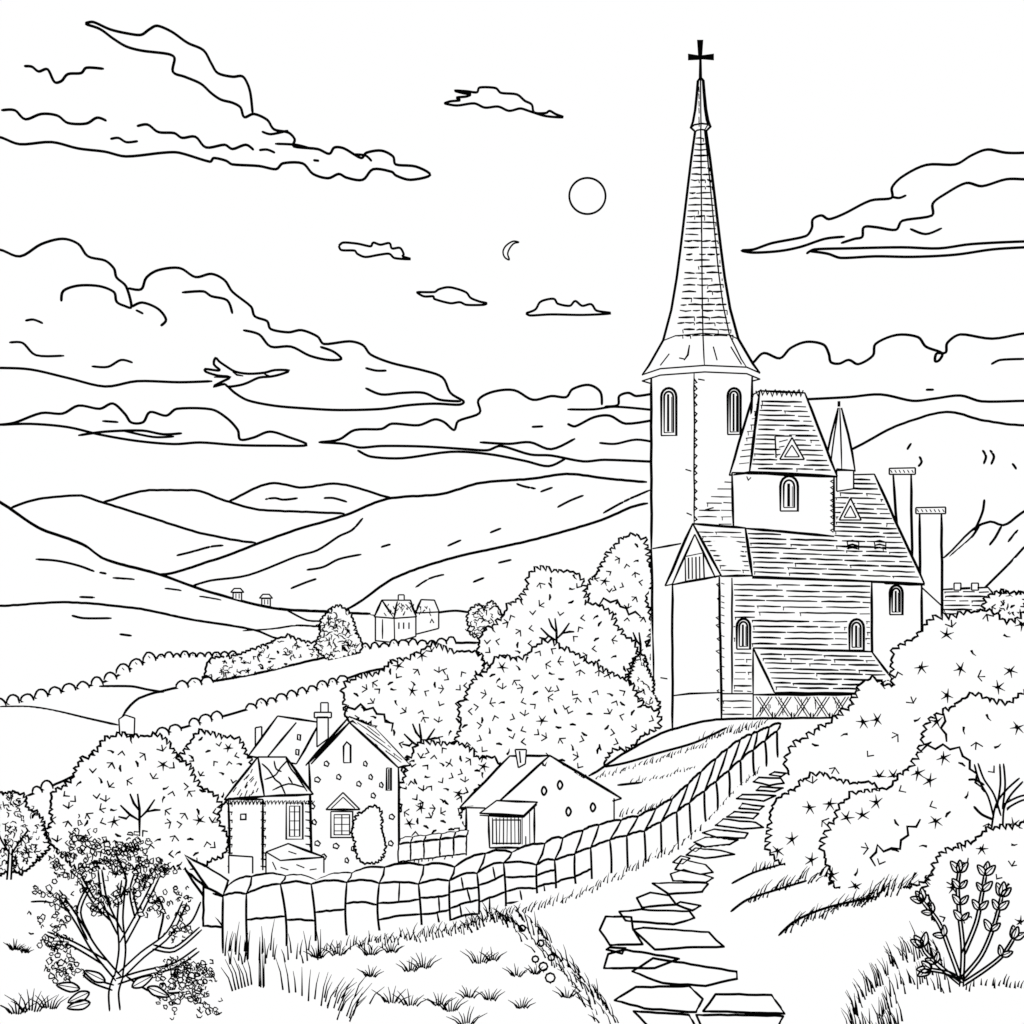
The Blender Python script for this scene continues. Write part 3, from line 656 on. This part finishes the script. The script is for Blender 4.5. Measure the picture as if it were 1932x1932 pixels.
def hedge(pts,d,sz):
    o=Obj("hedge"); q=even(cr(pts,8),sz)
    for (u,v) in q:
        s=sz*R(.4,.56); hh=s*R(.9,1.5)
        top=[(u-s*math.cos(a*math.pi/8),v-hh*math.sin(a*math.pi/8)) for a in range(9)]
        puff(o,"hedge",top+[(u+s*.6,v+3),(u-s*.6,v+3)],d+R(-.2,.2),s*K*d*.4,3,ink=False)
        o.tube("hedge",[P(x+R(-.6,.6),y+R(-.6,.6),d-.3) for x,y in top],3.2)
        if R(0,1)<.35: o.tube("hedge",[P(u-s*.2,v-hh*.6,d-s*K*d*.5),P(u+s*.1,v-hh*.35,d-s*K*d*.5)],2.4)
    o.build()
f160=ROW[160]; hedge([(u,f160(u)) for u in (0,60,120,190,240,290)],157,27)
hedge([(u,f160(u)) for u in (305,350,400,440)],157,15)
f112=ROW[112]; hedge([(345,f112(345)),(395,f112(395))],110,24)
hedge([(u,f112(u)) for u in (690,740,800,860)],110,18)
f72=ROW[72]; hedge([(u,f72(u)) for u in (308,335)],71,25); hedge([(u,f72(u)) for u in (368,400,424)],71,22)
hedge([(u,f72(u)) for u in (475,520,570,620,650)],71,20); hedge([(72,f72(72)),(102,f72(102))],71,20)
tree([(1683,1290),(1692,1225),(1735,1192),(1790,1162),(1850,1157),(1900,1172),(1960,1160),(2010,1300),(2000,1650),(1760,1600),(1600,1540),(1500,1500),(1485,1445),(1530,1380),(1590,1355),(1625,1290)],38,1.5,sp=56,leaf=1.15,step=14,amp=9,maple=.35)
tree([(1458,1600),(1450,1555),(1462,1520),(1490,1495),(1515,1468),(1560,1470),(1650,1490),(1660,1600),(1600,1655),(1540,1645),(1490,1640)],28.5,.8,sp=52,leaf=1.15,step=13,amp=8,maple=.4)
tree([(1568,1660),(1560,1590),(1575,1535),(1620,1500),(1700,1470),(1735,1410),(1772,1345),(1830,1318),(1900,1325),(1990,1310),(2000,1700),(1860,1640),(1790,1640),(1740,1650),(1680,1690),(1610,1695)],25,.8,sp=54,leaf=1.2,step=14,amp=9,maple=.35,
 limbs=(([(1878,1590),(1880,1555),(1885,1520),(1900,1495),(1925,1470)],24,9),([(1880,1540),(1868,1500),(1850,1470),(1840,1440)],14,7),([(1884,1525),(1890,1480),(1888,1440)],11,7),([(1895,1520),(1925,1505),(1960,1500)],10,7),([(1872,1545),(1850,1535),(1835,1520)],6,4),([(1855,1480),(1838,1470),(1825,1470)],5,4)),
 lobes=([(1735,1415),(1780,1410),(1815,1425),(1835,1465),(1850,1500)],[(1735,1545),(1710,1560),(1690,1600),(1650,1595),(1640,1640)],[(1780,1345),(1775,1380),(1790,1405)]))
tree([(1745,1680),(1775,1620),(1830,1585),(1900,1560),(1990,1545),(2000,1800),(1900,1780),(1800,1770)],21.5,.5,sp=50,dense=10,leaf=1.0,step=12,amp=8,trunk=False,maple=.2)

# ------------------------------------------------------------------ stone wall
TF=[(420,1690),(470,1686),(520,1668),(590,1668),(650,1662),(715,1664),(790,1668),(870,1657),(955,1625),(1010,1630),(1080,1612),(1150,1584),(1210,1569),(1255,1545),(1300,1514),(1350,1474),(1400,1430),(1465,1378)]
TB=[(430,1672),(480,1652),(520,1650),(600,1662),(650,1650),(690,1636),(760,1631),(860,1634),(920,1606),(950,1612),(1000,1597),(1050,1583),(1130,1555),(1200,1541),(1260,1513),(1300,1476),(1340,1438),(1390,1397),(1465,1364)]
TZ=[(420,1792),(600,1787),(720,1762),(860,1742),(950,1712),(1010,1702),(1080,1682),(1150,1652),(1220,1617),(1290,1577),(1340,1532),(1390,1477),(1465,1422)]
WD=[(420,19),(860,22),(1080,25),(1200,29),(1300,33),(1465,40.5),(1500,42)]
sw=Obj("stone_wall")
joints=[422,466,530,588,655,716,790,848,900,950,1012,1046,1084,1114,1150,1182,1215,1246,1276,1300,1328,1350,1374,1396,1420,1442,1465]
def shape(o,n,pts,bow,w=4.2,ink=True):
    out=[]; L=len(pts)
    for i in range(L):
        a,b=pts[i],pts[(i+1)%L]; bw=bow[i] if i<len(bow) else 0; k=5
        dx,dy=b[0]-a[0],b[1]-a[1]; l=math.hypot(dx,dy) or 1
        for t in range(k):
            f=t/k; g=math.sin(math.pi*f)*bw+(R(-.8,.8) if t else 0)
            out.append((a[0]+dx*f+dy/l*g,a[1]+dy*f-dx/l*g,a[2]+(b[2]-a[2])*f))
    o.poly(n,[P(*p) for p in out])
    if ink: o.tube(n,[P(*p) for p in out],w,closed=True)
L3=lambda p,q,t:(p[0]+(q[0]-p[0])*t,p[1]+(q[1]-p[1])*t,p[2]+(q[2]-p[2])*t)
J={}
for j in joints:
    s=1 if j<900 else .5 if j<1200 else .25
    J[j]=dict(sk=R(2,12)*s if j>430 else 0,bow=R(-7,7)*s,dt=R(-2,2)*s)
def jp(j,f):   # point down a vertical joint
    q=J[j]; return (j+q['sk']*f+q['bow']*math.sin(math.pi*f),I(TF,j)+q['dt']+(I(TZ,j)+6-I(TF,j))*f,I(WD,j))
def offs(a): return 10 if a<900 else 16 if a<1150 else 22 if a<1400 else 8
def bp(j):     # back top corner of the joint
    u=min(j+offs(j),1472); return (u,I(TB,u)+J[j]['dt'],I(WD,u)+.45)
NS=8
for a,b in zip(joints,joints[1:]):
    near=a<1046; up=(7 if near else 3)
    def mid(p,q,bow,k=NS): return [ (lambda r:(r[0],r[1]-bow*math.sin(math.pi*t/k)+(R(-.8,.8) if 0<t<k else 0),r[2]))(L3(p,q,t/k)) for t in range(k+1)]
    tf_=mid(jp(a,0),jp(b,0),up*R(.5,1)); tb_=mid(bp(a),bp(b),up*.8)
    lft=[jp(a,t/NS) for t in range(NS+1)]; rgt=[jp(b,t/NS) for t in range(NS+1)]
    sw.poly("stone_wall",[P(*p) for p in tf_+rgt[1:]+lft[::-1][:-1]])
    for i in range(NS): sw.face("stone_wall",[P(*tf_[i]),P(*tf_[i+1]),P(*tb_[i+1]),P(*tb_[i])])
    ba,bb=bp(a),bp(b)
    sw.face("stone_wall",[P(*ba),P(*bb),P(bb[0],I(TZ,bb[0]),bb[2]),P(ba[0],I(TZ,ba[0]),ba[2])])
    sw.tube("stone_wall",[P(*p) for p in tf_],4.2); sw.tube("stone_wall",[P(*p) for p in tb_],4.4)
    sw.tube("stone_wall",[P(*p) for p in rgt],3.7)
    if a==422: sw.tube("stone_wall",[P(*p) for p in lft],4.2); edge(sw,"stone_wall",[jp(a,0),bp(a)],4)
    c1_=L3(jp(b,0),bp(b),.5); c1_=(c1_[0]+up*.4,c1_[1],c1_[2]); sw.tube("stone_wall",[P(*jp(b,0)),P(*c1_),P(*bp(b))],3.8)
    cuts=[]
    if a in (422,1114,1182): cuts=[]
    elif a in (466,530): cuts=[R(.42,.55)]
    elif a in (588,655): cuts=[R(.3,.45)]
    elif 716<=a<848: cuts=[R(.26,.36),R(.6,.72)]
    elif 848<=a<1046: cuts=[R(.2,.35),R(.5,.62),R(.78,.86)][:random.choice((2,3))]
    elif a in (1046,1084): cuts=[R(.4,.6)]
    prev=0
    for c in cuts+[1]:
        if c<1:
            e=R(-.05,.05); sw.tube("stone_wall",[P(*p) for p in mid(jp(a,c),jp(b,min(c+e,.98)),R(-2,4))],3.7)
        if len(cuts)>=2 and R(0,1)<.6:
            m=R(.35,.65); x=L3(jp(a,prev),jp(b,prev),m); y=L3(jp(a,c),jp(b,c),min(.9,m+R(-.06,.12))); sw.tube("stone_wall",[P(*x),P(*L3(x,y,.5)),P(*y)],3.4)
        prev=c
edge(sw,"stone_wall",[jp(1465,1),jp(1465,0)],4.4)
sw.build()
s2=Obj("stone_wall")
shape(s2,"w",[(350,1612,22),(432,1660,20.2),(422,1690,19.3),(400,1682,20)],[2,0,0,0]); shape(s2,"w",[(352,1640,21.6),(400,1682,20),(424,1690,19.3),(424,1748,19.3)],[0]); shape(s2,"w",[(385,1672,20.2),(424,1690,19.25),(424,1748,19.25),(385,1745,20.2)],[2,0,0,0]); s2.build()
s3=Obj("garden_wall"); pv=752
for nx in (775,800,830,856,880):
    y0=(pv-752)*.12; y1=(nx-752)*.12
    shape(s3,"w",[(pv,1592-y0,34),(nx,1592-y1,34),(nx,1625-y1,34),(pv,1625-y0,34)],[2,0,0,0],2.6)
    shape(s3,"w",[(pv+4,1582-y0,34.6),(nx+4,1582-y1,34.6),(nx,1592-y1,34),(pv,1592-y0,34)],[2,0,0,0],2.6); pv=nx
s3.build()

# ------------------------------------------------------------------ path
sp_=Obj("stone_path")
def slab(pts,w=4.2):
    q=[(x+R(-1,1),y+R(-.6,.6)) for x,y in pts]
    top=[P(x,y,GD(x,y,20)*.9965) for x,y in q]; sp_.poly("stone_path",top)
    for i in range(len(top)):
        a,b=top[i],top[(i+1)%len(top)]; dn=Vector((0,0,-.08)); sp_.face("stone_path",[a,b,b+dn,a+dn])
    qq=lin(q,14,True,.7); sp_.tube("stone_path",[P(x,y,GD(x,y,20)*.992) for x,y in qq],w,closed=True)
for s in [[(1160,1885),(1200,1860),(1300,1858),(1325,1882),(1312,1908),(1215,1900)],[(1325,1905),(1350,1873),(1455,1875),(1480,1910),(1400,1908)],
 [(1312,1912),(1400,1912),(1475,1914),(1460,1950),(1330,1950)],[(1195,1905),(1300,1912),(1320,1950),(1240,1950)],
 [(1193,1830),(1230,1806),(1290,1815),(1388,1832),(1390,1845),(1330,1858),(1250,1853)],[(1140,1825),(1148,1797),(1180,1790),(1280,1806),(1235,1825)],
 [(1145,1790),(1150,1785),(1180,1786),(1172,1797)],[(1194,1752),(1212,1748),(1335,1758),(1365,1785),(1295,1785),(1235,1790)],[(1130,1752),(1142,1728),(1192,1728),(1195,1750),(1212,1780),(1150,1782)],
 [(1168,1718),(1210,1715),(1300,1718),(1310,1730),(1270,1742),(1180,1735)],[(1200,1692),(1225,1683),(1262,1688),(1275,1705),(1210,1710)],[(1275,1705),(1282,1700),(1320,1708),(1305,1716)],[(1230,1665),(1335,1665),(1325,1682),(1260,1684)],
 [(1265,1648),(1290,1640),(1345,1655),(1330,1664),(1270,1660)],[(1272,1640),(1285,1620),(1330,1630),(1345,1645),(1320,1648)],[(1295,1612),(1310,1600),(1360,1603),(1385,1610),(1330,1618)],[(1270,1625),(1282,1615),(1300,1618),(1288,1630)],
 [(1308,1588),(1330,1578),(1390,1583),(1375,1592),(1330,1597)],[(1325,1570),(1345,1563),(1410,1570),(1405,1580),(1350,1578)],[(1350,1556),(1365,1545),(1425,1550),(1440,1560),(1400,1563)],[(1300,1600),(1312,1592),(1325,1598),(1312,1606)],
 [(1370,1540),(1385,1530),(1430,1533),(1420,1543)],[(1392,1524),(1400,1515),(1440,1520),(1432,1528)],[(1390,1505),(1400,1497),(1462,1500),(1440,1510)],[(1425,1490),(1432,1482),(1475,1486),(1462,1493)],[(1420,1474),(1430,1466),(1472,1468),(1478,1476),(1450,1480)],[(1450,1460),(1460,1455),(1482,1458),(1472,1464)]]: slab(s,4.2 if s[0][1]>1650 else 3.2)
sp_.build()

# ------------------------------------------------------------------ grass
gr=Obj("grass")
def blade(u,v,l,lean,w=3.2,d=None):
    d=(d or GD(u,v,20))*.994
    gr.tube("grass",[P(u,v,d),P(u+lean*.35,v-l*.55,d),P(u+lean,v-l,d)],w,3,True)
def band(pts,dens,l,lean,w=3,spread=5,curve=True):
    q=lin(cr(pts,5) if curve else pts,dens)
    for u,v in q:
        blade(u+R(-2,2),v+R(-spread,spread),l*R(.5,1.2),lean*R(.3,1.4)+R(-3,3),w*R(.8,1.2))
def tuft(u,v,s,n=7):
    for k in range(n):
        f=(k/(n-1)-.5)*2; blade(u+f*s*.35,v+R(-2,2),s*R(.5,1)*(1-.3*abs(f)),f*s*.7+R(-2,2),3.2)
band([(u,I(TZ,u)+12) for u in range(600,1330,30)],5,17,7,2.8,6)
band([(u,I(TZ,u)+8) for u in range(1330,1440,20)],8,10,4,2.6,3)
band([(u,I(TZ,u)+18) for u in range(680,1000,30)],5,20,-6,2.8,10)
band([(880,1748),(950,1735),(1010,1755),(1050,1800),(1090,1840),(1130,1890),(1165,1935)],4,26,-14,3.2,12)
band([(960,1750),(1020,1790),(1070,1830),(1110,1890),(1130,1935)],5,20,-14,3,16)
band([(1125,1470),(1180,1452),(1250,1432),(1330,1408)],5,11,5,2.6,3)
band([(1320,1400),(1370,1385),(1440,1368)],4,14,7,2.6,4); band([(1190,1478),(1250,1465),(1310,1450)],5,9,4,2.4,3)
band([(1170,1540),(1210,1530),(1260,1512)],5,14,6,2.6,3)
band([(1420,1645),(1470,1632)],4,14,4,3,3); band([(1410,1705),(1480,1672),(1570,1650)],4.5,22,14,2.8,7)
band([(1480,1755),(1560,1725),(1660,1690),(1750,1650)],4.5,26,18,2.8,8); band([(1610,1700),(1680,1685),(1750,1655)],4.5,34,20,2.6,10)
band([(1605,1925),(1640,1870),(1690,1820),(1750,1790),(1780,1830)],3.8,40,-14,3,16); band([(1660,1935),(1690,1880),(1740,1850),(1790,1860)],4.6,38,-10,3,18)
band([(1600,1945),(1660,1940),(1700,1925)],4,40,-12,3.2,8)
band([(1820,1868),(1870,1858),(1932,1862)],6,18,4,3.2,5)
band([(768,1632),(810,1622),(878,1612)],5,14,3,2.6,4)
for (a,b,n) in ((425,470,15),(470,610,20)):
    for _ in range(n): blade(R(a,b),R(1790,1818),R(22,62),R(-9,9),3.1,18.6)
for _ in range(6): blade(495+R(-5,5),1858+R(-4,4),R(45,70),R(-4,4),2.8)
for i in range(7): blade(440+i*6,1868-i*2,R(40,62),-22+i*2,3.2)
for i in range(12): blade(535+i*12,1870+i*5-R(0,12),R(38,66),-14+i*4.5,3.2)
for _ in range(16): blade(R(600,700),R(1870,1930),R(30,50),R(12,30),3.2)
for (u,v,s) in ((600,1805,28),(640,1800,30),(700,1800,28),(740,1795,24),(700,1840,24),(775,1830,28),(800,1825,32),(905,1815,34),(930,1810,26),(740,1890,36),(775,1895,34),(850,1905,34),(885,1880,26),(925,1885,26),(985,1900,26),(830,1895,30),(880,1930,36),(975,1840,26),(1010,1835,20),(1070,1880,28),(60,1905,48),(95,1900,36),(35,1910,40),(30,1790,22),(50,1795,16),(380,1640,14)):
    tuft(u,v,s,8)
gr.build()
fl=Obj("flowers")
for (u,v,r) in ((1010,1808,6),(1025,1822,8),(1038,1843,9),(1040,1805,6),(1020,1778,6),(985,1750,6)):
    d=GD(u,v,19)*.985; puff(fl,"flowers",[(u+r*math.cos(a*.785),v+r*math.sin(a*.785)) for a in range(8)],d,.03,3); fl.tube("flowers",[P(u,v+r,d),P(u+2,v+r+12,d*1.003)],2.6,3)
fl.build()

# ------------------------------------------------------------------ foreground shrubs
sh_=Obj("flowering_shrub")
def fd(v): return 17-max(0,v-1700)/220*1.25
B_=[([(218,1905),(216,1870),(225,1840)],20,17),([(225,1842),(232,1790),(228,1730),(235,1660)],15,8),([(228,1840),(270,1800),(320,1760),(350,1700)],13,8),
([(225,1845),(180,1790),(150,1740),(110,1680)],13,8),([(215,1862),(180,1850),(160,1835)],10,7),([(222,1850),(270,1835),(330,1820),(375,1790)],11,8),([(200,1815),(140,1780),(90,1760)],10,7),
([(232,1780),(265,1720),(300,1650)],11,7),([(228,1760),(200,1700),(190,1640)],11,7),([(170,1770),(150,1720),(170,1670)],8,6.5),([(290,1785),(330,1790),(380,1750)],8,6.5),([(260,1730),(250,1680),(265,1630)],8,6.5),([(215,1735),(180,1700),(150,1650)],8,6.5),([(300,1770),(310,1720),(300,1690)],5,4),([(130,1715),(90,1700),(60,1700)],4,3.5),([(240,1840),(290,1870),(350,1870)],5,4),([(225,1700),(240,1660),(220,1610)],5,4),([(320,1760),(360,1740),(380,1700)],4,3.5)]
for p,a,b in B_: branch(sh_,"branches",p,a,b,fd)
leafR=[(45,1740),(60,1690),(80,1640),(120,1600),(150,1575),(210,1555),(265,1570),(310,1620),(350,1660),(375,1720),(385,1790),(400,1850),(425,1900),(390,1925),(330,1915),(290,1890),(300,1850),(200,1820),(130,1870),(85,1850),(65,1800)]
# blossom sprays: clumps with gaps between them
for _ in range(125):
    cu,cv=R(40,430),R(1560,1915)
    rr=math.hypot((cu-225)/170,(cv-1800)/230)
    if not inside((cu,cv),leafR) or rr<.42: continue
    for _k in range(random.randint(9,15)):
        u=cu+random.gauss(0,12); v=cv+random.gauss(0,10)
        d=fd(v)+R(-.3,.15); n=random.choice((5,6,7)); s=R(3.2,6.2); a0=R(0,6)
        lp=[(u+s*R(.4,1.4)*math.cos(a0+k*6.283/n),v+s*R(.4,1.4)*math.sin(a0+k*6.283/n)) for k in range(n)]
        if R(0,1)<.5: sh_.poly("leaves",[P(x,y,d+.01) for x,y in lp]); sh_.tube("leaves",[P(x,y,d) for x,y in lp],R(1.9,2.7),3,closed=True)
        else: sh_.tube("leaves",[P(x,y,d) for x,y in lp[:4]],R(2,3),3)
for (u,v,a) in ((150,1880,2.7),(150,1895,2.9),(270,1850,-.5),(180,1840,3.6),(300,1870,.4),(130,1860,3.3)):
    c,s=math.cos(a),math.sin(a); rt=lambda x,y:(u+x*c-y*s,v+x*s+y*c)
    lp=cr([rt(-22,0),rt(-5,-9),rt(22,0),rt(-5,9)],4,True); d=15.6
    sh_.poly("leaves",[P(x,y,d+.01) for x,y in lp]); sh_.tube("leaves",[P(x,y,d) for x,y in lp],3,closed=True); sh_.tube("leaves",[P(*rt(-20,0),d-.02),P(*rt(18,0),d-.02)],2.4)
sh_.build()
pl=Obj("leafy_plant"); fr=lambda v:17.1
def pleaf(u,v,a,s=1,d=17):
    c,sn=math.cos(a),math.sin(a); rt=lambda x,y:(u+(x*c-y*sn)*s,v+(x*sn+y*c)*s)
    lp=cr([rt(0,0),rt(9,-7),rt(26,-2),rt(12,6)],4,True)
    pl.poly("leaves",[P(x,y,d+.01) for x,y in lp]); pl.tube("leaves",[P(x,y,d) for x,y in lp],2.8,closed=True); pl.tube("leaves",[P(*rt(2,0),d-.02),P(*rt(20,-2),d-.02)],2.4)
stems=[([(1812,1860),(1815,1790),(1808,1720),(1805,1670),(1808,1645)],[(1809,1675),(1810,1705),(1813,1735)]),([(1812,1850),(1790,1790),(1770,1740),(1740,1700)],[(1757,1722),(1780,1765)]),([(1812,1855),(1770,1820),(1745,1795),(1740,1785)],[(1765,1815)]),
([(1815,1800),(1840,1740),(1850,1690),(1857,1650)],[(1852,1680),(1846,1715)]),([(1813,1845),(1850,1800),(1875,1740),(1888,1690)],[(1882,1715),(1868,1755)]),([(1815,1855),(1860,1825),(1890,1800),(1910,1770)],[(1888,1802)]),([(1814,1850),(1790,1835),(1755,1828)],[])]
for s,lv in stems:
    branch(pl,"stems",s,7,5,fr)
    e,e0=s[-1],s[-2]; a=math.atan2(e[1]-e0[1],e[0]-e0[0])
    for k in (-.6,0,.6): pleaf(*e,a+k+R(-.15,.15),R(.9,1.1),17+R(-.1,.05))
    for (x,y) in lv:
        for k in (-.7,.7): pleaf(x,y,a+k,R(.75,1.0),17+R(-.1,.05))
pl.build()
